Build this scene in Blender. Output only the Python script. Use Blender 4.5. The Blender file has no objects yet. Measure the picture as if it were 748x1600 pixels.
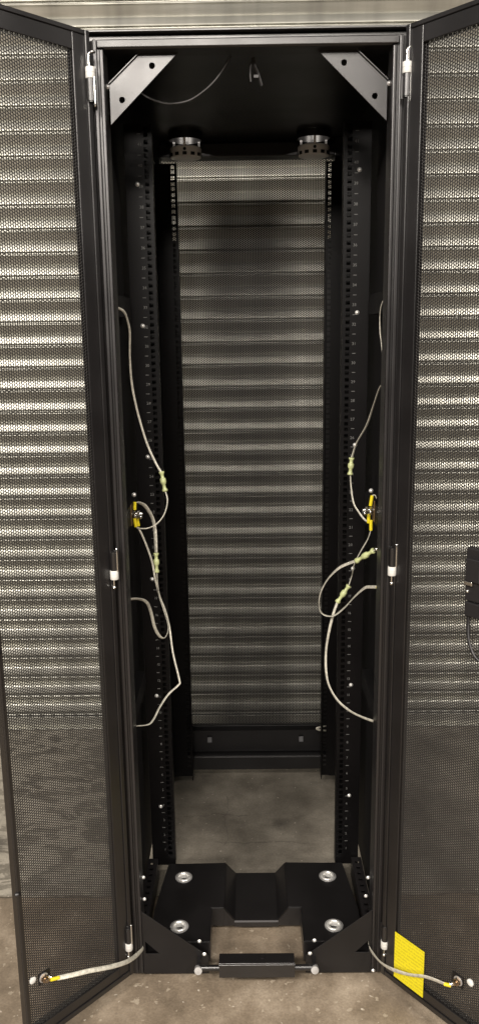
import bpy, bmesh, math, random
import numpy as np
from mathutils import Vector, Matrix, noise as mnoise
random.seed(7)
SC = bpy.context.scene
COL = SC.collection
PI = math.pi

# ------------------------------------------------------------------ materials
def principled(name, col, rough=.5, metal=0., spec=.5, bump=None, rvar=None, cvar=None):
    """bump=(scale,strength,dist); rvar=(scale,amount); cvar=(scale,amount)"""
    m = bpy.data.materials.new(name); m.use_nodes = True
    nt = m.node_tree; n = nt.nodes; l = nt.links
    b = n['Principled BSDF']
    b.inputs['Base Color'].default_value = (*col, 1)
    b.inputs['Roughness'].default_value = rough
    b.inputs['Metallic'].default_value = metal
    b.inputs['Specular IOR Level'].default_value = spec
    tc = n.new('ShaderNodeTexCoord')
    if bump:
        t = n.new('ShaderNodeTexNoise'); t.inputs['Scale'].default_value = bump[0]; t.inputs['Detail'].default_value = 4
        bp = n.new('ShaderNodeBump'); bp.inputs['Strength'].default_value = bump[1]; bp.inputs['Distance'].default_value = bump[2]
        l.new(tc.outputs['Object'], t.inputs['Vector']); l.new(t.outputs['Fac'], bp.inputs['Height']); l.new(bp.outputs['Normal'], b.inputs['Normal'])
    if rvar:
        t = n.new('ShaderNodeTexNoise'); t.inputs['Scale'].default_value = rvar[0]; t.inputs['Detail'].default_value = 6
        mr = n.new('ShaderNodeMapRange'); mr.inputs['From Min'].default_value = .3; mr.inputs['From Max'].default_value = .7
        mr.inputs['To Min'].default_value = rough - rvar[1]; mr.inputs['To Max'].default_value = rough + rvar[1]
        l.new(tc.outputs['Object'], t.inputs['Vector']); l.new(t.outputs['Fac'], mr.inputs['Value']); l.new(mr.outputs['Result'], b.inputs['Roughness'])
    if cvar:
        t = n.new('ShaderNodeTexNoise'); t.inputs['Scale'].default_value = cvar[0]; t.inputs['Detail'].default_value = 7
        mr = n.new('ShaderNodeMapRange'); mr.inputs['From Min'].default_value = .3; mr.inputs['From Max'].default_value = .7
        mr.inputs['To Min'].default_value = 1 - cvar[1]; mr.inputs['To Max'].default_value = 1 + cvar[1]
        mx = n.new('ShaderNodeVectorMath'); mx.operation = 'SCALE'; mx.inputs[0].default_value = col
        l.new(tc.outputs['Object'], t.inputs['Vector']); l.new(t.outputs['Fac'], mr.inputs['Value'])
        l.new(mr.outputs['Result'], mx.inputs['Scale']); l.new(mx.outputs['Vector'], b.inputs['Base Color'])
    return m

M = {}
M['black'] = principled('black_powder_coat', (.0055, .0048, .0051), .44, bump=(900, .25, .0006), rvar=(7, .06), cvar=(12, .25))
M['blackgloss'] = principled('satin_black_frame', (.0065, .0057, .0060), .34, spec=1., bump=(900, .2, .0005), rvar=(5, .06), cvar=(10, .2))
M['bracket'] = principled('satin_charcoal_bracket', (.0125, .0112, .0116), .35, spec=.72, bump=(700, .2, .0005), rvar=(9, .05))
M['rail'] = principled('matt_black_rail', (.0036, .0032, .0034), .40, spec=.16, cvar=(8, .3))
M['inside'] = principled('flat_black_panel', (.006, .0054, .0056), .62, spec=.25, cvar=(6, .4))
M['mesh'] = principled('perforated_black_steel', (.0145, .0130, .0126), .5, cvar=(15, .2))
M['chrome'] = principled('bright_zinc', (.80, .79, .76), .22, 1., rvar=(60, .08))
M['screw'] = principled('zinc_plated_screw', (.88, .87, .84), .3, .55)
M['zinc'] = principled('dull_zinc', (.62, .61, .60), .42, .7, rvar=(50, .1))
M['nylon'] = principled('pale_grey_nylon', (.62, .61, .58), .5)
M['brass'] = principled('brown_brass', (.46, .36, .26), .3, 1., rvar=(80, .1))
M['amber'] = principled('dark_amber_plate', (.10, .062, .025), .4)
M['knock'] = principled('dim_grey_plate', (.16, .16, .165), .5)
M['edge'] = principled('worn_edge_highlight', (.06, .056, .056), .24, spec=1.)  # worn folds, made paler and glossier to paint in their bright highlight line
M['strap'] = principled('tinned_braid_strap', (.60, .575, .49), .40, .25, bump=(1400, .6, .0012), cvar=(160, .25))
M['wire'] = principled('dim_grey_cable', (.022, .021, .020), .5)
M['conn'] = principled('pale_green_connector', (.50, .54, .27), .38, cvar=(120, .15))
M['lug'] = principled('yellow_lug', (.76, .62, .02), .4)
M['white'] = principled('white_plastic', (.85, .85, .82), .4)
M['mark'] = principled('white_print', (.14, .14, .135), .6)
M['cap'] = principled('pale_grey_vent', (.90, .89, .88), .32)
M['dark'] = principled('dark_rubber', (.012, .012, .012), .6)
M['latch'] = principled('black_plastic', (.014, .013, .014), .4)

def slot_m(name='shutter_steel'):
    m = bpy.data.materials.new(name); m.use_nodes = True
    nt = m.node_tree; n = nt.nodes; l = nt.links; b = n['Principled BSDF']
    tc = n.new('ShaderNodeTexCoord')
    mp = n.new('ShaderNodeMapping'); mp.inputs['Scale'].default_value = (.9, 1, 9)
    t = n.new('ShaderNodeTexNoise'); t.inputs['Scale'].default_value = 2.2; t.inputs['Detail'].default_value = 8; t.inputs['Roughness'].default_value = .65
    cr = n.new('ShaderNodeValToRGB')
    cr.color_ramp.elements[0].position = .3; cr.color_ramp.elements[0].color = (.36, .352, .308, 1)
    cr.color_ramp.elements[1].position = .7; cr.color_ramp.elements[1].color = (.50, .492, .442, 1)
    # streaks of grime running down the slats
    mp2 = n.new('ShaderNodeMapping'); mp2.inputs['Scale'].default_value = (14, 1, .7)
    t2 = n.new('ShaderNodeTexNoise'); t2.inputs['Scale'].default_value = 1.0; t2.inputs['Detail'].default_value = 5
    mr = n.new('ShaderNodeMapRange'); mr.inputs['From Min'].default_value = .35; mr.inputs['From Max'].default_value = .75
    mr.inputs['To Min'].default_value = 1.08; mr.inputs['To Max'].default_value = .72
    mx = n.new('ShaderNodeVectorMath'); mx.operation = 'SCALE'
    l.new(tc.outputs['Object'], mp.inputs['Vector']); l.new(mp.outputs['Vector'], t.inputs['Vector']); l.new(t.outputs['Fac'], cr.inputs['Fac'])
    l.new(tc.outputs['Object'], mp2.inputs['Vector']); l.new(mp2.outputs['Vector'], t2.inputs['Vector']); l.new(t2.outputs['Fac'], mr.inputs['Value'])
    l.new(cr.outputs['Color'], mx.inputs[0]); l.new(mr.outputs['Result'], mx.inputs['Scale']); l.new(mx.outputs['Vector'], b.inputs['Base Color'])
    b.inputs['Metallic'].default_value = .72; b.inputs['Roughness'].default_value = .42
    mr2 = n.new('ShaderNodeMapRange'); mr2.inputs['To Min'].default_value = .31; mr2.inputs['To Max'].default_value = .43
    l.new(t.outputs['Fac'], mr2.inputs['Value']); l.new(mr2.outputs['Result'], b.inputs['Roughness'])
    return m
M['shutter'] = slot_m()

def label_m():
    m = bpy.data.materials.new('yellow_label_paper'); m.use_nodes = True
    nt = m.node_tree; n = nt.nodes; l = nt.links; b = n['Principled BSDF']
    tc = n.new('ShaderNodeTexCoord'); sx = n.new('ShaderNodeSeparateXYZ'); l.new(tc.outputs['Object'], sx.inputs[0])
    w = n.new('ShaderNodeMath'); w.operation = 'MULTIPLY'; w.inputs[1].default_value = 2*PI/.0085
    s = n.new('ShaderNodeMath'); s.operation = 'SINE'
    g = n.new('ShaderNodeMath'); g.operation = 'GREATER_THAN'; g.inputs[1].default_value = -.1
    l.new(sx.outputs['Z'], w.inputs[0]); l.new(w.outputs[0], s.inputs[0]); l.new(s.outputs[0], g.inputs[0])
    mp = n.new('ShaderNodeMapping'); mp.inputs['Scale'].default_value = (260, 1, 180)
    t = n.new('ShaderNodeTexNoise'); t.inputs['Scale'].default_value = 1; t.inputs['Detail'].default_value = 2
    l.new(tc.outputs['Object'], mp.inputs['Vector']); l.new(mp.outputs['Vector'], t.inputs['Vector'])
    g2 = n.new('ShaderNodeMath'); g2.operation = 'GREATER_THAN'; g2.inputs[1].default_value = .46
    l.new(t.outputs['Fac'], g2.inputs[0])
    mu = n.new('ShaderNodeMath'); mu.operation = 'MULTIPLY'; l.new(g.outputs[0], mu.inputs[0]); l.new(g2.outputs[0], mu.inputs[1])
    f = n.new('ShaderNodeMath'); f.operation = 'MULTIPLY'; f.inputs[1].default_value = .42; l.new(mu.outputs[0], f.inputs[0])
    mx = n.new('ShaderNodeMix'); mx.data_type = 'RGBA'
    mx.inputs['A'].default_value = (.80, .69, .012, 1); mx.inputs['B'].default_value = (.42, .33, .02, 1)
    l.new(f.outputs[0], mx.inputs['Factor']); l.new(mx.outputs['Result'], b.inputs['Base Color'])
    b.inputs['Roughness'].default_value = .45
    return m
M['label'] = label_m()

def floor_m():
    m = bpy.data.materials.new('worn_concrete'); m.use_nodes = True
    nt = m.node_tree; n = nt.nodes; l = nt.links; b = n['Principled BSDF']
    tc = n.new('ShaderNodeTexCoord'); P = tc.outputs['Object']
    def nz(scale, det=6, rough=.55, dist=0., vec=None):
        t = n.new('ShaderNodeTexNoise'); t.inputs['Scale'].default_value = scale; t.inputs['Detail'].default_value = det
        t.inputs['Roughness'].default_value = rough; t.inputs['Distortion'].default_value = dist
        l.new(vec or P, t.inputs['Vector']); return t.outputs['Fac']
    def ramp(fac, stops, interp='LINEAR'):
        r = n.new('ShaderNodeValToRGB'); r.color_ramp.interpolation = interp
        e = r.color_ramp.elements; e[0].position, e[0].color = stops[0][0], (*stops[0][1], 1); e[1].position, e[1].color = stops[-1][0], (*stops[-1][1], 1)
        for p, c in stops[1:-1]:
            k = e.new(p); k.color = (*c, 1)
        l.new(fac, r.inputs['Fac']); return r.outputs['Color']
    def math_(op, a, bb=None, clamp=False):
        k = n.new('ShaderNodeMath'); k.operation = op; k.use_clamp = clamp
        for i, v in enumerate((a, bb)):
            if v is None: continue
            if isinstance(v, (int, float)): k.inputs[i].default_value = v
            else: l.new(v, k.inputs[i])
        return k.outputs[0]
    def mix(f, a, bb):
        k = n.new('ShaderNodeMix'); k.data_type = 'RGBA'
        if isinstance(f, float): k.inputs['Factor'].default_value = f
        else: l.new(f, k.inputs['Factor'])
        for nm, v in (('A', a), ('B', bb)):
            if isinstance(v, tuple): k.inputs[nm].default_value = (*v, 1)
            else: l.new(v, k.inputs[nm])
        return k.outputs['Result']
    sx = n.new('ShaderNodeSeparateXYZ'); l.new(P, sx.inputs[0]); X, Y = sx.outputs['X'], sx.outputs['Y']
    # brownish slab at the front
    near = ramp(nz(7, 9, .62), [(.30, (.125, .096, .066)), (.5, (.235, .186, .134)), (.70, (.39, .322, .245))])
    near = mix(math_('MULTIPLY', math_('GREATER_THAN', nz(42, 3, .5), .66), .45), near, (.52, .45, .35))
    # greyer slab behind the joint, with pale worn patches
    far = ramp(nz(5, 9, .6), [(.31, (.125, .110, .088)), (.5, (.245, .220, .180)), (.70, (.40, .362, .30))])
    mpv = n.new('ShaderNodeMapping'); mpv.inputs['Scale'].default_value = (1, 1.7, 1); l.new(P, mpv.inputs['Vector'])
    pt = ramp(nz(10, 9, .66, .9, mpv.outputs['Vector']), [(.47, (0, 0, 0)), (.52, (1, 1, 1))])
    out = math_('MULTIPLY', math_('MULTIPLY', math_('LESS_THAN', X, -.30), pt), .85)
    far = mix(out, far, (.46, .42, .35))
    st = ramp(nz(3.2, 5, .5, .8), [(.56, (0, 0, 0)), (.70, (1, 1, 1))])
    far = mix(math_('MULTIPLY', st, .5), far, (.10, .09, .078))
    # joint
    jy = math_('ADD', .294, math_('MULTIPLY', math_('SUBTRACT', nz(9, 4), .5), .03))
    sel = math_('MULTIPLY', math_('SUBTRACT', Y, jy), 160, True)
    c = mix(sel, near, far)
    line = math_('LESS_THAN', math_('ABSOLUTE', math_('SUBTRACT', Y, jy)), .0022)
    c = mix(math_('MULTIPLY', line, .7), c, (.05, .042, .034))
    # hairline cracks
    def crack(coord, along, c0, amp, sc, a0, a1, w):
        wob = math_('MULTIPLY', math_('SUBTRACT', nz(sc, 5, .6), .5), amp)
        d = math_('ABSOLUTE', math_('SUBTRACT', math_('SUBTRACT', coord, c0), wob))
        return math_('MULTIPLY', math_('LESS_THAN', d, w), math_('MULTIPLY', math_('GREATER_THAN', along, a0), math_('LESS_THAN', along, a1)))
    ck = crack(X, Y, -.085, .09, 7, .52, .78, .0016)
    ck = math_('MAXIMUM', ck, crack(Y, X, .53, .10, 5, -.12, .16, .002))
    ck = math_('MAXIMUM', ck, crack(Y, X, .67, .12, 6, -.22, -.02, .003))
    c = mix(math_('MULTIPLY', math_('MULTIPLY', ck, nz(30, 3)), .7), c, (.06, .052, .044))
    # one dark oil spot
    dx = math_('SUBTRACT', X, .082); dy = math_('SUBTRACT', Y, .625)
    rr = math_('SQRT', math_('ADD', math_('MULTIPLY', dx, dx), math_('MULTIPLY', math_('MULTIPLY', dy, dy), .6)))
    spot = math_('SUBTRACT', 1, math_('DIVIDE', math_('ADD', rr, math_('MULTIPLY', nz(40, 3), .02)), .042), True)
    c = mix(math_('MULTIPLY', spot, .9, True), c, (.045, .04, .035))
    # fine grit and scattered pale chips
    gr = n.new('ShaderNodeMapRange'); gr.inputs['From Min'].default_value = .3; gr.inputs['From Max'].default_value = .7
    gr.inputs['To Min'].default_value = .78; gr.inputs['To Max'].default_value = 1.16; l.new(nz(170, 4, .7), gr.inputs['Value'])
    gx = n.new('ShaderNodeVectorMath'); gx.operation = 'SCALE'; l.new(c, gx.inputs[0]); l.new(gr.outputs['Result'], gx.inputs['Scale'])
    c = mix(math_('MULTIPLY', math_('GREATER_THAN', nz(85, 2, .4), .735), .7), gx.outputs['Vector'], (.62, .56, .47))
    l.new(c, b.inputs['Base Color'])
    rg = n.new('ShaderNodeMapRange'); rg.inputs['From Min'].default_value = .3; rg.inputs['From Max'].default_value = .7
    rg.inputs['To Min'].default_value = .42; rg.inputs['To Max'].default_value = .68
    l.new(nz(11, 6), rg.inputs['Value']); l.new(rg.outputs['Result'], b.inputs['Roughness'])
    bp = n.new('ShaderNodeBump'); bp.inputs['Strength'].default_value = .35; bp.inputs['Distance'].default_value = .002
    l.new(nz(60, 8, .65), bp.inputs['Height']); l.new(bp.outputs['Normal'], b.inputs['Normal'])
    return m
M['floor'] = floor_m()

# ------------------------------------------------------------------ mesh helpers
class MB:
    def __init__(s): s.v = []; s.f = []; s.m = []
    def add(s, vs, fs, mi=0):
        o = len(s.v); s.v += [tuple(p) for p in vs]; s.f += [tuple(i + o for i in f) for f in fs]; s.m += [mi]*len(fs)
    def box(s, x0, x1, y0, y1, z0, z1, mi=0):
        x0, x1 = sorted((x0, x1)); y0, y1 = sorted((y0, y1)); z0, z1 = sorted((z0, z1))
        s.add([(x0, y0, z0), (x1, y0, z0), (x1, y1, z0), (x0, y1, z0), (x0, y0, z1), (x1, y0, z1), (x1, y1, z1), (x0, y1, z1)],
              [(0, 3, 2, 1), (4, 5, 6, 7), (0, 1, 5, 4), (1, 2, 6, 5), (2, 3, 7, 6), (3, 0, 4, 7)], mi)
    def cyl(s, p0, p1, r, n=16, mi=0, r1=None, caps=True):
        p0, p1 = Vector(p0), Vector(p1); d = (p1 - p0).normalized()
        a = d.orthogonal().normalized(); b = d.cross(a); r1 = r if r1 is None else r1
        vs = []
        for p, q in ((p0, r), (p1, r1)):
            for k in range(n):
                t = 2*PI*k/n; vs.append(p + q*(math.cos(t)*a + math.sin(t)*b))
        fs = [(k, (k+1) % n, n+(k+1) % n, n+k) for k in range(n)]
        if caps: fs += [tuple(range(n-1, -1, -1)), tuple(range(n, 2*n))]
        s.add(vs, fs, mi)
    def lathe(s, c, axis, prof, n=28, mi=0):
        c = Vector(c); d = Vector(axis).normalized(); a = d.orthogonal().normalized(); b = d.cross(a)
        vs = []; m = len(prof)
        for k in range(n):
            t = 2*PI*k/n
            for r, h in prof: vs.append(c + h*d + r*(math.cos(t)*a + math.sin(t)*b))
        fs = []
        for k in range(n):
            for j in range(m-1):
                fs.append((k*m+j, ((k+1) % n)*m+j, ((k+1) % n)*m+j+1, k*m+j+1))
        s.add(vs, fs, mi)
    def ball(s, c, r, mi=0, n=12):
        s.lathe(c, (0, 0, 1), [(max(1e-5, r*math.sin(PI*j/n)), -r*math.cos(PI*j/n)) for j in range(n+1)], n, mi)
    def sweep(s, pts, a, b, tw0=0., tw1=0., n=10, mi=0, sub=6, up=(0, 0, 1), wob=0.):
        P = [Vector(p) for p in pts]; S = []
        for i in range(len(P)-1):
            p0, p1, p2, p3 = P[max(i-1, 0)], P[i], P[i+1], P[min(i+2, len(P)-1)]
            for k in range(sub):
                t = k/sub
                S.append(.5*((2*p1) + (p2-p0)*t + (2*p0-5*p1+4*p2-p3)*t*t + (3*p1-p0-3*p2+p3)*t**3))
        S.append(P[-1]); N = len(S); vs = []
        u = None
        for i, p in enumerate(S):
            d = (S[min(i+1, N-1)] - S[max(i-1, 0)]).normalized()
            if u is None:
                u = Vector(up) - d*Vector(up).dot(d)
                if u.length < .1: u = Vector((1, 0, 0)) - d*d.x
            else: u = u - d*u.dot(d)
            u.normalize(); w = d.cross(u)
            th = tw0 + (tw1-tw0)*i/(N-1) + wob*math.sin(i*.45)
            A = math.cos(th)*u + math.sin(th)*w; B = -math.sin(th)*u + math.cos(th)*w
            for k in range(n):
                q = 2*PI*k/n; vs.append(p + a*math.cos(q)*A + b*math.sin(q)*B)
        fs = [(i*n+k, i*n+(k+1) % n, (i+1)*n+(k+1) % n, (i+1)*n+k) for i in range(N-1) for k in range(n)]
        fs += [tuple(range(n-1, -1, -1)), tuple((N-1)*n+k for k in range(n))]
        s.add(vs, fs, mi)
    def plate(s, outline, holes, plane, at, th, mi=0):
        """outline in a plane ('xz' at y / 'xy' at z / 'yz' at x), with round or polygonal holes, thickness th"""
        bm = bmesh.new()
        def P(u, v):
            return {'xz': (u, at, v), 'xy': (u, v, at), 'yz': (at, u, v)}[plane]
        for loop in [outline] + holes:
            vs = [bm.verts.new(P(*q)) for q in loop]
            for i in range(len(vs)): bm.edges.new((vs[i], vs[(i+1) % len(vs)]))
        bmesh.ops.triangle_fill(bm, use_beauty=True, use_dissolve=False, edges=bm.edges[:])
        r = bmesh.ops.extrude_face_region(bm, geom=bm.faces[:])
        dv = {'xz': (0, th, 0), 'xy': (0, 0, th), 'yz': (th, 0, 0)}[plane]
        bmesh.ops.translate(bm, verts=[e for e in r['geom'] if isinstance(e, bmesh.types.BMVert)], vec=dv)
        bmesh.ops.recalc_face_normals(bm, faces=bm.faces[:])
        bm.verts.index_update()
        s.add([v.co.copy() for v in bm.verts], [[v.index for v in f.verts] for f in bm.faces], mi)
        bm.free()
    def mesh(s, name, mats, smooth=False):
        me = bpy.data.meshes.new(name); me.from_pydata(s.v, [], s.f); 
        for m in (mats if isinstance(mats, (list, tuple)) else [mats]): me.materials.append(m)
        me.polygons.foreach_set('material_index', s.m)
        if smooth: me.polygons.foreach_set('use_smooth', [True]*len(me.polygons))
        me.update(); return me
    def build(s, name, mats, parent=None, smooth=False, bevel=0., auto=None):
        o = bpy.data.objects.new(name, s.mesh(name, mats, smooth)); COL.objects.link(o)
        if parent: o.parent = parent
        if auto: o.data.set_sharp_from_angle(angle=auto)
        if bevel:
            bv = o.modifiers.new('bevel', 'BEVEL'); bv.width = bevel; bv.segments = 2; bv.limit_method = 'ANGLE'; bv.angle_limit = math.radians(50)
        return o

def circ(cx, cy, r, n=16, ry=None): return [(cx + r*math.cos(2*PI*k/n), cy + (ry or r)*math.sin(2*PI*k/n)) for k in range(n)]
def rect(x0, x1, y0, y1): return [(x0, y0), (x1, y0), (x1, y1), (x0, y1)]
def empty(name, loc=(0, 0, 0), parent=None):
    o = bpy.data.objects.new(name, None); COL.objects.link(o); o.location = loc; o.empty_display_size = .05
    if parent: o.parent = parent
    return o
def tag(o, label, cat, group=None):
    o['label'] = label; o['category'] = cat
    if group: o['group'] = group
def copy_to(src, parent, loc=None):
    c = src.copy(); COL.objects.link(c); c.parent = parent
    if loc is not None: c.location = loc
    return c

def perforated(name, s0, s1, z0, z1, pitch, th, mat, open_=.80):
    """sheet in the local XZ plane pierced by a staggered grid of hexagonal holes, with real thickness"""
    ap = pitch/2; R = ap/math.cos(PI/6); r = R*open_
    dx = 1.5*R
    nc = int(round((s1-s0)/dx)); nr = int(round((z1-z0)/pitch))
    ang = np.arange(6)*PI/3
    ho = np.stack([R*np.cos(ang), R*np.sin(ang)], 1); hi = np.stack([r*np.cos(ang), r*np.sin(ang)], 1)
    ci, ri = np.meshgrid(np.arange(nc), np.arange(nr), indexing='ij')
    cx = s0 + dx*(ci + .5); cz = z0 + pitch*(ri + .5) + np.where(ci % 2, ap, 0.)
    C = np.stack([cx.ravel(), cz.ravel()], 1); K = len(C)
    V = np.zeros((K, 24, 3), np.float32)
    for j, (ring, y) in enumerate(((ho, 0.), (hi, 0.), (hi, th), (ho, th))):
        V[:, j*6:(j+1)*6, 0] = C[:, None, 0] + ring[None, :, 0]; V[:, j*6:(j+1)*6, 2] = C[:, None, 1] + ring[None, :, 1]; V[:, j*6:(j+1)*6, 1] = y
    q = []
    for k in range(6):
        k2 = (k+1) % 6
        q += [(k, k2, 6+k2, 6+k), (6+k, 6+k2, 12+k2, 12+k), (12+k, 12+k2, 18+k2, 18+k)]
    Q = np.array(q, np.int32); F = (Q[None] + (np.arange(K, dtype=np.int32)*24)[:, None, None]).reshape(-1)
    me = bpy.data.meshes.new(name); nf = K*18
    me.vertices.add(K*24); me.vertices.foreach_set('co', V.ravel())
    me.loops.add(nf*4); me.loops.foreach_set('vertex_index', F)
    me.polygons.add(nf); me.polygons.foreach_set('loop_start', np.arange(nf, dtype=np.int32)*4)
    me.update(calc_edges=True); me.materials.append(mat); return me

# ------------------------------------------------------------------ setting: floor and shutter
b = MB(); b.add([(-9, -9, 0), (9, -9, 0), (9, 6, 0), (-9, 6, 0)], [(0, 1, 2, 3)])
fl = b.build('floor', M['floor']); fl['kind'] = 'structure'

SY = 1.258           # outermost face of the shutter slats
PZ, Z0 = .0761, .0573
sh = empty('roller_shutter', (0, SY, 0))
tag(sh, 'grey ribbed steel roller shutter closed behind the open server rack', 'shutter')
prof = []            # (z offset below bead, depth behind outermost face), top to bottom of one slat
raw = [(.000, .0000), (.015, .0003), (.030, .0018), (.042, .0046), (.052, .0062), (.065, .0068), (.10, .0082), (.17, .0110), (.25, .0143), (.33, .0178), (.385, .0203),
       (.403, .0209), (.412, .0206), (.424, .0185), (.438, .0160), (.455, .0138), (.475, .0120), (.50, .0106), (.54, .0094), (.60, .0080), (.68, .0063), (.76, .0048), (.805, .0040), (.830, .0040), (.846, .0052),
       (.854, .0090), (.860, .0155), (.900, .0160), (.925, .0155), (.932, .0095), (.940, .0047), (.952, .0020), (.970, .0005), (.985, .0000)]
NS = 40
for k in range(NS, 0, -1):
    for t, d in raw: prof.append((Z0 + (k - t)*PZ, d))
prof.append((Z0, 0.0)); prof.append((Z0-.002, .004)); prof.append((Z0-.0045, .008))
xs = np.linspace(-3.2, 3.2, 65)
b = MB(); n = len(prof); vs = []
for x in xs:
    for z, d in prof:
        k = round((z-Z0)/PZ - .5)
        w = .0012*mnoise.noise(Vector((x*1.1, k*3.7, 0))) + .0007*mnoise.noise(Vector((x*4, k*2.1, 5)))
        dz = .0009*mnoise.noise(Vector((x*.7, k*5.3, 9)))
        vs.append((x, d + w, z + dz))
b.add(vs, [(i*n+j, i*n+j+1, (i+1)*n+j+1, (i+1)*n+j) for i in range(len(xs)-1) for j in range(n-1)])
b.build('slat_curtain', M['shutter'], sh, smooth=True, auto=math.radians(30))
b = MB(); b.box(-3.2, 3.2, .003, .03, .002, .049); b.box(-3.2, 3.2, -.012, .003, .002, .008)
b.build('bottom_bar', M['shutter'], sh, bevel=.002)

# ------------------------------------------------------------------ server rack
rack = empty('server_rack', (0, .45, 0))
tag(rack, 'empty tall black server rack with both perforated doors swung open', 'server rack')
OFF = Vector((0, -.45, 0))
def part(mb, name, mats, **k):
    o = mb.build(name, mats, rack, **k); o.location = OFF; return o

# front frame: ridged posts, top rail, bottom beam
b = MB()
for s in (-1, 1):
    b.box(s*.264, s*.300, .007, .058, .012, 1.9978)
    b.box(s*.2755, s*.2835, 0, .0075, .018, 1.998)
    b.box(s*.2640, s*.2712, 0, .0075, .018, 1.9815)
b.box(-.264, .264, .004, .050, 1.9815, 1.998)
b.box(-.2755, .2755, -.0002, .0040, 1.9830, 1.9975)
part(b, 'front_frame', M['bracket'], bevel=.0022)
# roof
b = MB(); b.box(-.300, .300, .014, .060, 1.998, 2.008); b.box(-.300, .300, .925, .975, 1.998, 2.008)
b.plate(rect(-.302, .302, -.002, .985), [circ(-.169, .80, .0425, 32), circ(.1835, .80, .0425, 32)], 'xy', 2.0085, .004)
part(b, 'roof', M['blackgloss'], bevel=.0012)
# rear frame
b = MB()
for s in (-1, 1): b.box(s*.250, s*.300, .880, .938, .012, 2.0083)
b.box(-.250, .250, .880, .935, 1.962, 1.997)
b.box(-.250, .250, .862, .935, .048, .0935)
b.box(-.250, .250, .862, .8660, .0935, .0965)
b.add([(-.248, .8655, .0969), (.248, .8655, .0969), (.248, .8615, .0935), (-.248, .8615, .0935)], [(0, 3, 2, 1)], 1)
part(b, 'rear_frame', [M['black'], M['edge']], bevel=.0015)
b = MB(); b.plate(rect(-.262, .262, .0968, .172), [rect(-.152, -.138, .128, .155), rect(.153, .167, .128, .155)], 'xz', .895, .003)
part(b, 'rear_kick_panel', M['black'])
for x in (-.145, .160):
    b = MB(); b.box(x-.0085, x+.0085, .8995, .9015, .122, .146); part(b, 'knockout_cover', M['knock'])
# side panels
for s in (-1, 1):
    b = MB(); b.box(s*.296, s*.3, .0585, .8795, .03, 2.0083)
    for z in (.62, 1.075, 1.53): b.box(s*.272, s*.2955, .060, .300, z-.022, z+.022)
    part(b, 'side_panel', M['inside'], bevel=.001)
    # floor level side channel, pierced by square holes
    b = MB(); xa, xb = (.258, .284) if s > 0 else (-.288, -.262)
    b.plate(rect(xa, xb, .10, .335), [rect((xa+xb)/2-.005, (xa+xb)/2+.005, .118+.024*k, .128+.024*k) for k in range(9)], 'xy', .082, .003)
    b.box(xa if s > 0 else xb-.002, xa+.002 if s > 0 else xb, .10, .335, .03, .0815)
    b.box(xa+.0025, xb-.0025, .10, .335, .060, .063)
    part(b, 'side_channel', M['bracket'])
    # side foot gusset behind the post
    b = MB(); b.plate([(.0585, .05), (.18, .05), (.0585, .33)], [], 'yz', s*.289, .002*s)
    part(b, 'side_gusset', M['black'])

# corner gussets
def gusset(s, top):
    b = MB()
    if top: o = [(.259, 1.858), (.259, 1.928), (.197, 1.983), (.127, 1.983)]; h = [(.178, 1.960), (.236, 1.902)]
    else: o = [(.2638, .180), (.2638, .014), (.112, .014), (.112, .061), (.119, .0655)]; h = []
    b.plate([(s*x, z) for x, z in o], [circ(s*x, z, .0052) for x, z in h] + ([] if top else [[(s*.2575, .100), (s*.2575, .068), (s*.226, .068)]]), 'xz', .028 if top else .004, .0025)
    if top:   # folded lip along the outer edge
        b.plate([(s*.259, 1.928), (s*.197, 1.983), (s*.199, 1.985), (s*.261, 1.930)], [], 'xz', .0235, .0045)
    else:
        b.box(s*.114, s*.2625, .0068, .0285, .014, .017); b.box(s*.20, s*.2625, .0290, .0315, .014, .115)
    return part(b, 'corner_gusset', M['bracket'] if top else M['black'], bevel=.0007)  # same coat on all four; lower pair darkened in colour for its shade
for s in (-1, 1):
    for top in (True, False): gusset(s, top)

# mounting rails: L sections pierced by square holes
U = .04445; RZ0, RZ1 = .062, 1.930
def digits():
    D = {}
    for ch in '0123456789':
        cu = bpy.data.curves.new('digit', 'FONT'); cu.body = ch; cu.size = .0095; cu.align_x = 'LEFT'; cu.resolution_u = 2
        ob = bpy.data.objects.new('digit', cu); me = ob.to_mesh()
        D[ch] = ([v.co.copy() for v in me.vertices], [tuple(p.vertices) for p in me.polygons], max([v.co.x for v in me.vertices] or [.005]))
        ob.to_mesh_clear(); bpy.data.objects.remove(ob); bpy.data.curves.remove(cu)
    return D
DG = digits()
SCREWZ_L = [1.803, 1.490, 1.180, .871, .556, .238]
SCREWZ_R = [1.827, 1.514, 1.203, .893, .581, .266]
def screw_mb(x, y, z, r=.0034):
    b = MB(); b.lathe((x, y, z), (0, -1, 0), [(r*1.5, 0), (r*1.5, .0008), (r, .001), (r*.95, .0024), (r*.6, .0036), (.0001, .004)], 14)
    return b
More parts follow.
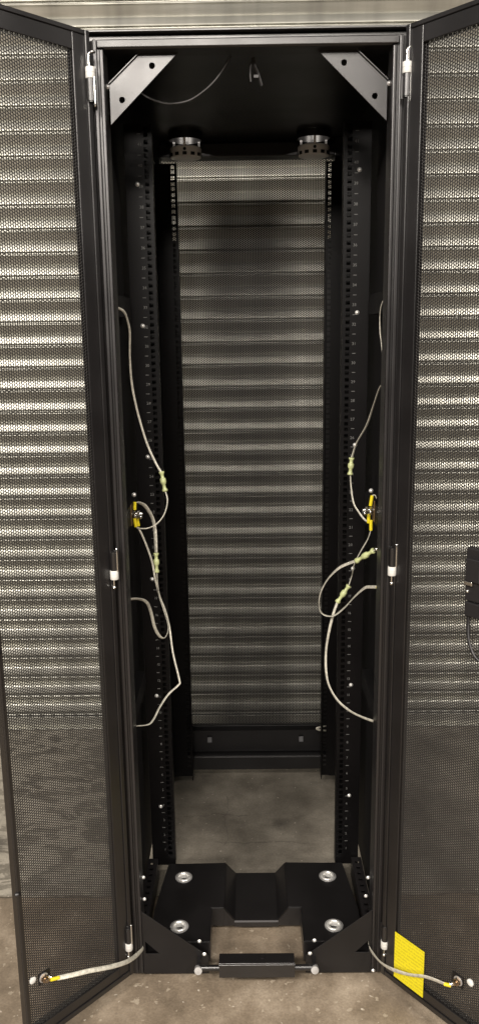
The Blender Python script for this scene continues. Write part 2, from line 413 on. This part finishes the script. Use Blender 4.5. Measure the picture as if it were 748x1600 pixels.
def rail(s, y, face, marks, hc=.2285):
    b = MB(); xo, xi, hw = hc+.0485, hc-.013, .00475
    t = .002*face
    b.box(s*xo, s*(hc+hw), y, y+t, RZ0, RZ1); b.box(s*(hc-hw), s*xi, y, y+t, RZ0, RZ1)
    z = RZ0
    zc = RZ0 + .036
    k = 0
    while zc + hw < RZ1:
        b.box(s*(hc-hw), s*(hc+hw), y, y+t, z, zc-hw); z = zc+hw
        zc += (.01588, .01588, .0127)[k % 3]; k += 1
    b.box(s*(hc-hw), s*(hc+hw), y, y+t, z, RZ1)
    b.box(s*xo, s*(xo-.002), y+t, y+t+.055*face, RZ0, RZ1)
    b.box(s*xi, s*(xi+.002), y+t, y+t+.026*face, RZ0, RZ1)
    if marks: b.box(s*(xi+.002), s*(hc+.010), y+t+.024*face, y+t+.026*face, RZ0, RZ1)
    o = part(b, 'mounting_rail', M['rail'])
    if marks:
        b = MB()
        for u in range(1, 42):
            zz = .084 + .003 + u*U - U*.5
            w = sum(DG[c][2] + .0008 for c in str(u)); x = s*.2455 - w/2 + (.003 if s < 0 else -.002)
            for c in str(u):
                vs, fs, ww = DG[c]
                b.add([(x+v.x, y-.0006, zz+v.y-.003) for v in vs], fs); x += ww + .0008
            zt = zz + U*.5
            xa, xb = sorted((s*.2400, s*.2480))
            b.box(xa, xb, y-.0006, y-.0001, zt-.0006, zt+.0006)
        m = b.build('unit_number_print', M['mark'], o)
        for z in (SCREWZ_L if s < 0 else SCREWZ_R):
            sm = screw_mb(s*.2505, y-.0002, z).build('screw', M['screw'], o, smooth=True)
    return o
for s in (-1, 1):
    rail(s, .340, 1, True)
    rail(s, .800, -1, False, .207 if s < 0 else .229)

# vent caps under the rear of the roof
for x in (-.169, .1835):
    b = MB(); c = (x, .80, 1.943)
    b.lathe(c, (0, 0, 1), [(.0001, .001), (.0405, 0), (.042, .001), (.043, .012), (.0435, .024), (.041, .027), (.0001, .027)], 40)
    for k in range(3):
        a = 2*PI*k/3 + .5; b.box(x+.040*math.cos(a)-.002, x+.040*math.cos(a)+.004, .80+.040*math.sin(a)-.002, .80+.040*math.sin(a)+.002, 1.9695, 1.9890)
    o = part(b, 'vent_cap', M['cap'], smooth=True, auto=math.radians(40))
    d = MB(); d.lathe((x, .80, 1.9885), (0, 0, 1), [(.0435, .0185), (.0435, 0), (.0460, 0), (.0460, .0195)], 40, 0); d.lathe((x, .80, 1.9885), (0, 0, 1), [(.0428, .0001), (.0428, .0198)], 40, 1)
    d.build('cable_hole_collar', [M['black'], M['bracket']], o, smooth=True, auto=math.radians(40))
    d = MB()
    for k in range(12):
        a = 2*PI*k/12 + PI/12*0 - PI/2
        cx, cy = math.cos(a), math.sin(a); tx, ty = -cy, cx
        def q(u, h, r): return (x + r*cx + u*tx, .80 + r*cy + u*ty, h)
        for (u0, u1, h0, h1) in ((-.0055, .0055, 1.9455, 1.9535),):
            vs = [q(u, h, r) for r in (.0405, .0442) for u in (u0, u1) for h in (h0, h1)]
            d.add(vs, [(0, 1, 3, 2), (4, 6, 7, 5), (0, 4, 5, 1), (2, 3, 7, 6), (0, 2, 6, 4), (1, 5, 7, 3)])
    d.lathe((x, .80-.0425, 1.9605), (0, -1, 0), [(.0042, -.002), (.0042, .0016), (.0001, .0018)], 14)
    d.build('vent_slot', M['dark'], o)

# base stabiliser plate with a sunken centre channel
b = MB(); zt, th = .073, .003
for s in (-1, 1):
    b.plate([(s*.080, .332), (s*.233, .328), (s*.252, .150), (s*.252, .036), (s*.112, .036), (s*.112, .154), (s*.080, .154)],
            [circ(s*.1885, .272, .0125, 20), circ(s*.186, .087, .0125, 20)], 'xy', zt-th, th)
    # sloping wall down to the channel
    vs = [(s*.080, .154, zt-.0012), (s*.080, .332, zt-.0012), (s*.0545, .340, .036), (s*.0545, .155, .036)]
    vs += [(x - s*.003, y, z-.002) for x, y, z in vs]
    b.add(vs, [(0, 1, 2, 3), (7, 6, 5, 4), (0, 3, 7, 4), (1, 5, 6, 2), (0, 4, 5, 1), (2, 6, 7, 3)])
    # skirts
    b.box(s*.112, s*.1095, .036, .1515, .022, zt-.0002)
    b.box(s*.112, s*.0805, .1515, .154, .022, zt-.0005)
    b.add([(s*.0805, .1518, .072), (s*.0545, .1530, .0355), (s*.0545, .1530, .022), (s*.0805, .1518, .022)], [(0, 1, 2, 3)])
    b.box(s*.252, s*.109, .0335, .036, .022, zt-.0003)
    b.box(s*.080, s*.233, .3325, .335, .022, zt-.004)
b.box(-.0545, .0545, .155, .340, .0335, .036)
b.box(-.0545, .0545, .1525, .155, .018, .0362)
b.add([(-.0545, .1522, .0366), (.0545, .1522, .0366), (.0545, .1490, .0338), (-.0545, .1490, .0338)], [(0, 3, 2, 1)], 1)
base = part(b, 'stabiliser_plate', [M['blackgloss'], M['edge']], bevel=.0018)
for s in (-1, 1):
    for x, y in ((.1885, .272), (.186, .087)):
        b = MB()
        b.lathe((s*x, y, zt), (0, 0, 1), [(.0225, -.0004), (.0222, .0012), (.0185, .0016)], 36, 0)
        b.lathe((s*x, y, zt), (0, 0, 1), [(.0186, .0015), (.0178, .0036), (.0152, .0046), (.0128, .0036), (.0116, -.004), (.0116, -.010)], 36, 1)
        b.lathe((s*x, y, zt), (0, 0, 1), [(.0116, -.010), (.0001, -.010)], 36, 2)
        o = b.build('bolt_ring', [M['zinc'], M['screw'], M['dark']], base, smooth=True, auto=math.radians(60))
    for (x, z) in ((.1345, .079), (.122, .066)):
        screw_mb(s*x, .0038 if z < .07 else .030, z, .0032).build('screw', M['screw'], base, smooth=True)
# pull bar at the front
b = MB(); b.box(-.0865, .0845, -.044, -.010, .0765, .0795); b.box(-.0865, .0845, -.044, -.041, .044, .0765)
b.cyl((-.134, -.024, .053), (.131, -.024, .053), .0068, 18)
b.cyl((0.012, -.022, .0794), (0.012, -.022, .0806), .006, 16)
b.add([(-.0865, -.0418, .0799), (.0845, -.0418, .0799), (.0845, -.0445, .0772), (-.0865, -.0445, .0772)], [(0, 3, 2, 1)], 1)
bar = part(b, 'front_pull_bar', [M['blackgloss'], M['edge']], bevel=.0016)
for x in (-.1345, .1305):
    b = MB(); b.lathe((x, -.030, .052), (0, -1, .35), [(.0001, -.012), (.0088, -.012), (.0092, .002), (.0085, .0042), (.0001, .0046)], 22)
    b.build('bolt_head', M['zinc'], bar, smooth=True, auto=math.radians(40))
    b = MB(); b.box(x-.004, x+.004, -.022, .0045, .044, .060); b.build('pivot_lug', M['black'], bar, bevel=.0008)
# little bolts on the front frame corners
for x, y, z in ((.256, .027, .247), (.252, .027, .199), (.268, -.002, .024), (-.259, .027, .252), (-.259, .027, .195), (-.262, .027, 1.925), (.262, .027, 1.923), (.290, .006, 1.955)):
    part(screw_mb(x, y, z, .003), 'screw', M['screw'] if z < 1 else M['zinc'], smooth=True)

# earth studs on the side beams, three yellow lugs each
for s, C in ((-1, (-.266, .168, 1.077)), (1, (.266, .157, 1.082))):
    x, y, z = C; b = MB()
    b.box(s*.2718, s*.2695, y-.012, y+.016, z-.026, z+.022, 0)
    part(b, 'earth_stud_plate', M['amber'], bevel=.001)
    b = MB()
    b.cyl((s*.2720, y, z), (s*.246, y, z), .0036, 12)
    b.cyl((s*.2682, y, z), (s*.261, y, z), .0075, 6); b.cyl((s*.257, y, z+.001), (s*.252, y, z+.001), .0072, 6)
    b.cyl((s*.2682, y+.010, z-.010), (s*.258, y+.010, z-.010), .005, 6); b.ball((s*.250, y-.006, z-.006), .0048); b.ball((s*.262, y-.012, z-.002), .0045)
    part(b, 'earth_stud', M['chrome'], smooth=True, auto=math.radians(30))
    part(screw_mb(s*.262, y-.012, z+.046, .0032), 'screw', M['screw'], smooth=True)

# rear door: perforated panel in a frame
rd = empty('rear_door', (0, .945-.45, 0), rack)
b = MB()
for s in (-1, 1): b.box(s*.252, s*.298, 0, .02, .05, 1.995)
b.box(-.252, .252, 0, .02, 1.966, 1.995); b.box(-.252, .252, 0, .02, .05, .165)
b.box(-.252, -.2135, .001, .0065, .165, 1.74); b.box(.252, .2365, .001, .0065, .165, 1.74)  # added strips, stand in for the dimness behind the lower rail holes
b.build('door_frame', M['black'], rd, bevel=.001)
pm = perforated('mesh_panel', -.256, .256, .160, 1.970, .0056, .0012, M['mesh'], .61)
o = bpy.data.objects.new('mesh_panel', pm); COL.objects.link(o); o.parent = rd; o.location = (0, .008, 0)

# front doors
door_sheet = perforated('mesh_panel', .034, .270, .066, 1.974, .0056, .0022, M['mesh'], .82)
def hinge_mesh(flip):
    b = MB(); f = -1 if flip else 1
    b.lathe((0, 0, -.0095), (0, 0, 1), [(.0001, 0), (.0080, 0), (.0086, .001), (.0086, .009), (.0080, .0095), (.0086, .010), (.0086, .018), (.0080, .019), (.0001, .019)], 22, 0)
    b.cyl((0, 0, f*.0095), (0, 0, f*.047), .0072, 18, 2)
    b.cyl((0, 0, f*.047), (0, 0, f*.049), .0055, 18, 2)
    b.sweep([(.0075, -.0035, f*.0085), (.0075, -.0035, f*.030), (.0075, -.0035, f*.052), (.0066, -.002, f*.0565)], .0021, .0021, n=10, mi=1)
    if flip:
        b.sweep([(-.001, -.003, .009), (-.001, -.003, .026), (.001, -.003, .032), (.006, -.001, .0345), (.009, .003, .0345)], .0024, .0024, n=10, mi=1)
    else:
        b.cyl((-.001, -.003, -.009), (-.001, -.003, -.024), .0022, 10, 1); b.ball((-.001, -.003, -.026), .0040, 1)
    b.box(-.009, .009, .006, .010, -.012, .050) if not flip else b.box(-.009, .009, .006, .010, -.050, .012)
    b.m[-6:] = [2]*6
    return b
def make_door(side, h, ang, frame_z=(.037, 2.005)):
    """local X runs from the hinge to the free edge, the face towards the viewer is local -Y * k"""
    k = 1 if side < 0 else -1            # sign of local Y that faces the viewer
    d = empty('door', (h[0], h[1]-.45, 0), rack); d.rotation_euler.z = ang
    z0, z1 = frame_z; W = .279
    b = MB(); T = -.018*k
    b.box(0, .0365, 0, T, z0, z1); b.box(W-.0115, W, 0, T, z0, z1)
    b.box(.0365, W-.0115, 0, T, 1.9685, z1); b.box(.0365, W-.0115, 0, T, z0, .072)
    # folded rims
    b.box(0, .0095, 0, .0035*k, z0, z1); b.box(.0095, W, 0, .0028*k, z1-.008, z1); b.box(.0095, W, 0, .0028*k, z0, z0+.012)
    b.box(W-.005, W, 0, .0028*k, z0+.012, z1-.008)
    b.build('door_frame', M['blackgloss'], d, bevel=.0012)
    o = bpy.data.objects.new('mesh_panel', door_sheet); COL.objects.link(o); o.parent = d; o.location = (0, -.006*k, 0)
    return d, k
HL, HR = (-.286, -.018), (.284, -.022)
dl, kl = make_door(-1, HL, math.atan2(-.745, -.667))
dr, kr = make_door(1, HR, math.atan2(-.777, .63))
dl['label'] = 'left perforated door with a strap bolted near its bottom corner'
dr['label'] = 'right perforated door with yellow label and latch'

def door_bolt(d, k, s, z, ps, pz):
    b = MB(); b.box(s-.016, s+.012, .0012*k*0 - .006*k, -.003*k, z-.014, z+.013); b.build('earth_bolt_plate', M['black'], d, bevel=.001)
    b = MB()
    b.cyl((s, -.003*k, z), (s, -.0012*k, z), .0105, 20, 0); b.cyl((s, -.0012*k, z), (s, .0055*k, z), .0082, 6, 1)
    b.cyl((s, .0055*k, z), (s, .0115*k, z), .0042, 12, 1); b.ball((s-.003, .008*k, z-.003), .0036, 1)
    b.build('earth_bolt', [M['zinc'], M['brass']], d, bevel=.0004)
    b = MB(); b.lathe((ps, -.006*k, pz), (0, k, 0), [(.0075, 0), (.0075, .003), (.006, .004), (.0001, .0042)], 20)
    b.build('hole_plug', M['white'], d, smooth=True, auto=math.radians(40))
door_bolt(dl, kl, .231, .176, .256, .185)
door_bolt(dr, kr, .204, .153, .232, .167)
for z in (.907, .400):
    b = MB(); b.lathe((.2785, .001*kl, z), (1, 0, .0), [(.0001, -.005), (.0055, -.005), (.0055, .001), (.0035, .005), (.0001, .006)], 12)
    b.build('catch_pin', M['bracket'], dl, smooth=True)
# yellow label on the right door
b = MB(); b.box(.0365, .1185, .0005*kr, .0014*kr, .0528, .1675)
b.build('yellow_text_label', M['label'], dr)
# swing latch on the right door
b = MB(); b.box(.184, .240, -.008*kr, .010*kr, .980, 1.081, 0); b.box(.190, .222, .010*kr, .020*kr, 1.020, 1.064, 0)
b.box(.186, .222, -.010*kr, .012*kr, .950, .9778, 0)
lt = b.build('swing_latch', M['latch'], dr, bevel=.002)
b = MB(); b.box(.186, .204, .0105*kr, .0175*kr, 1.011, 1.0195, 0); b.build('latch_keeper', M['chrome'], dr, bevel=.0015)
b = MB(); b.lathe((.190, .010*kr, .998), (0, kr, 0), [(.0035, 0), (.0035, .002), (.0001, .003)], 12); b.build('latch_screw', M['chrome'], dr, smooth=True)
b = MB(); b.sweep([(.192, .004*kr, .955), (.193, .006*kr, .935), (.200, .012*kr, .905), (.214, .014*kr, .880), (.232, .012*kr, .868)], .003, .003, n=10); b.build('latch_cable', M['latch'], dr, smooth=True)

# hinges, children of their doors
hm = {f: hinge_mesh(f).mesh('hinge', [M['nylon'], M['chrome'], M['blackgloss']], True) for f in (True, False)}
for f in hm: hm[f].set_sharp_from_angle(angle=math.radians(40))
for d, side, spots in ((dl, -1, ((-.2842, 1.9345, True), (-.2835, .9925, False), (-.2905, .1145, False))), (dr, 1, ((.2850, 1.9345, True), (.2820, .9945, False), (.2880, .1150, False)))):
    inv = (Matrix.Translation((d.location.x, d.location.y + .45, 0)) @ Matrix.Rotation(d.rotation_euler.z, 4, 'Z')).inverted()
    for x, z, f in spots:
        o = bpy.data.objects.new('hinge', hm[f]); COL.objects.link(o); o.parent = d
        o.matrix_local = inv @ Matrix.Translation((x, -.026, z))

# ------------------------------------------------------------------ loose cables and earth straps (each a thing of its own)
def connector(mb, p, q):
    p, q = Vector(p), Vector(q); d = q - p; L = d.length; u = d/L
    prof = [(.0001, 0), (.0062, .0), (.0066, .05), (.0040, .16), (.0040, .30), (.0068, .36), (.0072, .52), (.0056, .62), (.0040, .66), (.0040, .82), (.0064, .92), (.0064, 1.), (.0001, 1.)]
    mb.lathe(p, u, [(r, t*L) for r, t in prof], 12)
def cable(name, label, cat, group, straps, conns=(), lugs=(), mat='strap', eyes=()):
    org = Vector(straps[0][0][0]); t = empty(name, org); tag(t, label, cat, group)
    def loc(P): return [tuple(Vector(p) - org) for p in P]
    for pts, a, bb, t0, t1 in straps:
        m = MB(); m.sweep(loc(pts), a*.80, bb*.62, t0, t1, n=10, wob=.12); m.build('strap' if mat == 'strap' else 'cable_run', M[mat], t, smooth=True)
    for p, q in conns:
        m = MB(); connector(m, *loc((p, q))); m.build('connector', M['conn'], t, smooth=True)
    for p, q in lugs:
        m = MB(); p, q = loc((p, q)); m.cyl(p, q, .0038, 14); m.build('lug', M['lug'], t, smooth=True, auto=math.radians(40), bevel=.0008)
    for p, q in eyes:
        m = MB(); p, q = loc((p, q)); m.cyl(p, q, .0042, 12); m.ball(p, .0046); m.build('ring_terminal', M['chrome'], t, smooth=True, auto=math.radians(40))
    return t
G = 'loose earth straps hanging inside the rack'
L1a = [(-.2715, .077, 1.526), (-.260, .100, 1.519), (-.257, .130, 1.502), (-.257, .160, 1.475), (-.263, .190, 1.427), (-.264, .210, 1.366), (-.256, .220, 1.306), (-.239, .230, 1.232), (-.220, .230, 1.184), (-.207, .230, 1.160)]
L1b = [(-.200, .230, 1.118), (-.194, .220, 1.096), (-.201, .210, 1.067), (-.218, .200, 1.046), (-.238, .190, 1.038), (-.256, .180, 1.040), (-.263, .172, 1.046)]
cable('earth_strap', 'longest upper strap on the left, from beside the post down to a green connector', 'earth strap', G,
      [(L1a, .0033, .0019, .4, 1.2), (L1b, .0026, .0022, 1.2, .5)], [((-.207, .230, 1.162), (-.200, .230, 1.116))], [((-.263, .172, 1.046), (-.2645, .169, 1.066))])
L2a = [(-.262, .170, 1.101), (-.255, .180, 1.100), (-.242, .200, 1.086), (-.229, .220, 1.051), (-.225, .220, 1.016), (-.225, .220, .969)]
L2b = [(-.225, .220, .926), (-.224, .220, .899), (-.221, .220, .864), (-.211, .220, .828), (-.203, .220, .795), (-.204, .220, .774), (-.212, .215, .762), (-.222, .205, .771), (-.231, .190, .799), (-.236, .170, .844), (-.241, .140, .877), (-.254, .110, .895), (-.2715, .073, .907)]
cable('earth_strap', 'broad pale strap on the left bending over from the upper yellow lug, then looping back', 'earth strap', G,
      [(L2a, .0058, .0022, .9, 1.5), (L2b, .0046, .0018, 1.0, 2.2)], [((-.225, .220, .971), (-.225, .220, .924))], [((-.2625, .169, 1.104), (-.2635, .168, 1.086))])
L3 = [(-.259, .180, 1.042), (-.252, .190, 1.023), (-.241, .200, .986), (-.233, .210, .949), (-.2285, .2135, .913), (-.221, .2285, .862), (-.209, .230, .825), (-.2005, .230, .784), (-.192, .210, .726), (-.177, .190, .666), (-.179, .185, .655), (-.202, .170, .638), (-.220, .140, .620), (-.232, .110, .604), (-.243, .090, .601), (-.2715, .066, .610)]
cable('earth_strap', 'thin strap on the left running lowest, with a sharp kink above the rear floor', 'earth strap', G,
      [(L3, .0030, .0018, .2, 1.6)], [], [((-.258, .181, 1.046), (-.2600, .176, 1.064))])
R0 = [(.2725, .075, 1.542), (.2665, .090, 1.522), (.266, .100, 1.501), (.267, .095, 1.468), (.269, .085, 1.440), (.2700, .070, 1.400), (.2705, .068, 1.380), (.270, .078, 1.366), (.2660, .094, 1.352), (.261, .130, 1.316), (.253, .170, 1.269), (.236, .200, 1.227), (.227, .210, 1.191)]
R1b = [(.224, .210, 1.155), (.226, .210, 1.126), (.231, .200, 1.090), (.242, .190, 1.070), (.253, .180, 1.056), (.261, .167, 1.052)]
cable('earth_strap', 'upper strap on the right coming out behind the front post down to a connector', 'earth strap', G,
      [(R0, .0042, .0018, .6, 1.4), (R1b, .0030, .0020, 1.2, .4)], [((.2265, .210, 1.192), (.2235, .210, 1.153))], [((.261, .167, 1.050), (.2605, .162, 1.070))])
R2a = [(.266, .160, 1.036), (.261, .170, 1.012), (.247, .180, .981), (.235, .190, .949), (.230, .200, .916), (.223, .200, .891)]
R2b = [(.198, .200, .854), (.189, .200, .827), (.179, .200, .783), (.172, .200, .735), (.171, .190, .690), (.177, .180, .654), (.195, .160, .625), (.220, .130, .612), (.245, .100, .610), (.2715, .060, .617)]
cable('earth_strap', 'lowest strap on the right, bowing from the yellow lug down to the side', 'earth strap', G,
      [(R2a, .0040, .0022, .5, 1.0), (R2b, .0042, .0020, .4, 1.2)], [((.224, .200, .893), (.197, .200, .852))], [((.266, .160, 1.034), (.2655, .159, 1.058))])
R3b = [(.230, .120, .975), (.216, .140, .964), (.194, .160, .946), (.171, .180, .913), (.156, .190, .876), (.154, .190, .845), (.164, .190, .826), (.186, .180, .826), (.209, .165, .850), (.230, .140, .886), (.247, .110, .915), (.257, .085, .925), (.2655, .062, .932)]
cable('earth_strap', 'strap on the right looping back on itself below a slanting green connector', 'earth strap', G,
      [([(.2715, .072, 1.013), (.264, .080, 1.010), (.258, .091, 1.003)], .0016, .0016, 0, 0), (R3b, .0046, .0018, .2, 1.9)],
      [((.262, .088, 1.007), (.229, .121, .974))], [((.2655, .062, .932), (.2715, .058, .932))], eyes=[((.2660, .076, 1.013), (.2715, .073, 1.014))])
m = cable('earth_strap', 'short thin loop of wire over the yellow lugs on the right', 'earth strap', G,
      [([(.2655, .150, 1.116), (.270, .140, 1.119), (.2716, .128, 1.114)], .0016, .0014, 0, 0)], [], [((.2655, .150, 1.116), (.2625, .153, 1.092))])
dsL = [(-.2635, .030, .087), (-.2632, .006, .084), (-.266, -.015, .091), (-.276, -.050, .105), (-.290, -.085, .122), (-.318, -.120, .141), (-.355, -.150, .158), (-.390, -.170, .165), (-.416, -.181, .168)]
dsR = [(.2600, .030, .087), (.2595, .006, .080), (.265, -.020, .083), (.277, -.052, .088), (.295, -.089, .103), (.326, -.118, .115), (.357, -.148, .135), (.389, -.178, .144)]
G2 = 'straps between frame and doors'
cable('door_strap', 'curved strap from the left post to the bolt on the left door', 'earth strap', G2,
      [(dsL, .0062, .0022, .1, .5)], [], [((-.412, -.179, .1675), (-.4285, -.1895, .1715))], eyes=[((-.437, -.184, .175), (-.427, -.183, .171))])
cable('door_strap', 'curved strap from the right post across the yellow label', 'earth strap', G2,
      [(dsR, .0064, .0022, .1, .5)], [], [((.386, -.177, .1442), (.3985, -.1845, .1465))], eyes=[((.405, -.183, .151), (.3975, -.182, .147))])
top = [(-.032, .052, 1.9812), (-.046, .060, 1.962), (-.063, .066, 1.943), (-.084, .072, 1.927), (-.112, .080, 1.913), (-.141, .086, 1.909), (-.168, .092, 1.912), (-.205, .10, 1.930), (-.235, .12, 1.97), (-.240, .13, 1.9985)]
cable('roof_cable', 'dark grey cable sagging under the roof beside the upper left bracket', 'cable', None, [(top, .0026, .0026, 0, 0)], mat='wire')
tie = empty('cable_tie', (.010, .062, 1.9812)); tag(tie, 'dull cable tie hanging in the middle under the top rail', 'cable tie')
b = MB(); b.sweep([(0, 0, 0), (.002, 0, -.014), (.008, .001, -.026), (.016, .001, -.050)], .0036, .0009, .4, .9, n=8)
b.sweep([(0, 0, -.002), (-.005, 0, -.016), (-.006, 0, -.030), (-.005, .001, -.042)], .0016, .0008, .2, .6, n=8); b.box(.001, .010, -.003, .002, -.036, -.031)
b.build('tie_strip', M['wire'], tie, smooth=True, auto=math.radians(40))
rs = [(.2495, .872, .205), (.233, .860, .204), (.216, .850, .2035), (.208, .848, .201), (.216, .850, .195), (.2335, .862, .186), (.2495, .874, .180)]
cable('earth_strap', 'small cream stub of strap folded at the rear right bottom corner', 'earth strap', G, [(rs, .0048, .0016, 0., .3)])

# ------------------------------------------------------------------ camera
pitch, yaw, roll = .2163, -.0092, .0136
cp, sp = math.cos(pitch), math.sin(pitch)
f = Vector((math.sin(yaw)*cp, math.cos(yaw)*cp, -sp)); r = Vector((math.cos(yaw), -math.sin(yaw), 0)); d = f.cross(r)
r2 = math.cos(roll)*r + math.sin(roll)*d; d2 = -math.sin(roll)*r + math.cos(roll)*d
cam = bpy.data.cameras.new('camera'); co = bpy.data.objects.new('camera', cam); COL.objects.link(co)
mw = Matrix.Identity(4)
for i in range(3): mw[i][0], mw[i][1], mw[i][2] = r2[i], -d2[i], -f[i]
mw.translation = (-.01146, -1.65898, 1.47968)
co.matrix_world = mw
cam.sensor_fit = 'VERTICAL'; cam.sensor_height = 24; cam.lens = 1300/1600*24; cam.clip_start = .02; cam.clip_end = 60
SC.camera = co

# ------------------------------------------------------------------ light: ceiling strip lamps over the aisle before the rack, plus two added side lamps
w = bpy.data.worlds.new('World'); SC.world = w; w.use_nodes = True
w.node_tree.nodes['Background'].inputs['Color'].default_value = (.80, .84, .90, 1); w.node_tree.nodes['Background'].inputs['Strength'].default_value = .022
def strip(loc, size, energy, col, target):
    L = bpy.data.lights.new('strip_and_fill_lamp', 'AREA'); L.shape = 'RECTANGLE'; L.size, L.size_y = size; L.energy = energy; L.color = col
    o = bpy.data.objects.new('strip_and_fill_lamp', L); COL.objects.link(o); o.location = loc
    dv = Vector(target) - Vector(loc); o.rotation_euler = dv.to_track_quat('-Z', 'Y').to_euler()
WARM = (1.0, .925, .84)
strip((-3.1, -4.0, 4.0), (1.3, .30), 285, WARM, (-.9, 1.2, 2.1))
strip((3.1, -3.8, 4.0), (1.3, .30), 230, WARM, (1.0, 1.2, 2.1))
strip((-2.7, -1.3, 4.2), (.30, 1.3), 32, WARM, (-.9, 1.2, 2.1))  # added fill, brightens the upward faces of the upper slats
strip((2.7, -1.3, 4.2), (.30, 1.3), 28, WARM, (1.0, 1.2, 2.1))  # its added counterpart on the right
strip((-.6, -5.2, 3.2), (1.5, .30), 140, WARM, (0, 1.2, 2.0))
strip((-.3, -3.1, 3.1), (1.5, .25), 105, WARM, (-.2, -2.8, 0))
SC.view_settings.view_transform = 'Standard'; SC.view_settings.look = 'None'; SC.view_settings.exposure = 0; SC.view_settings.gamma = 1
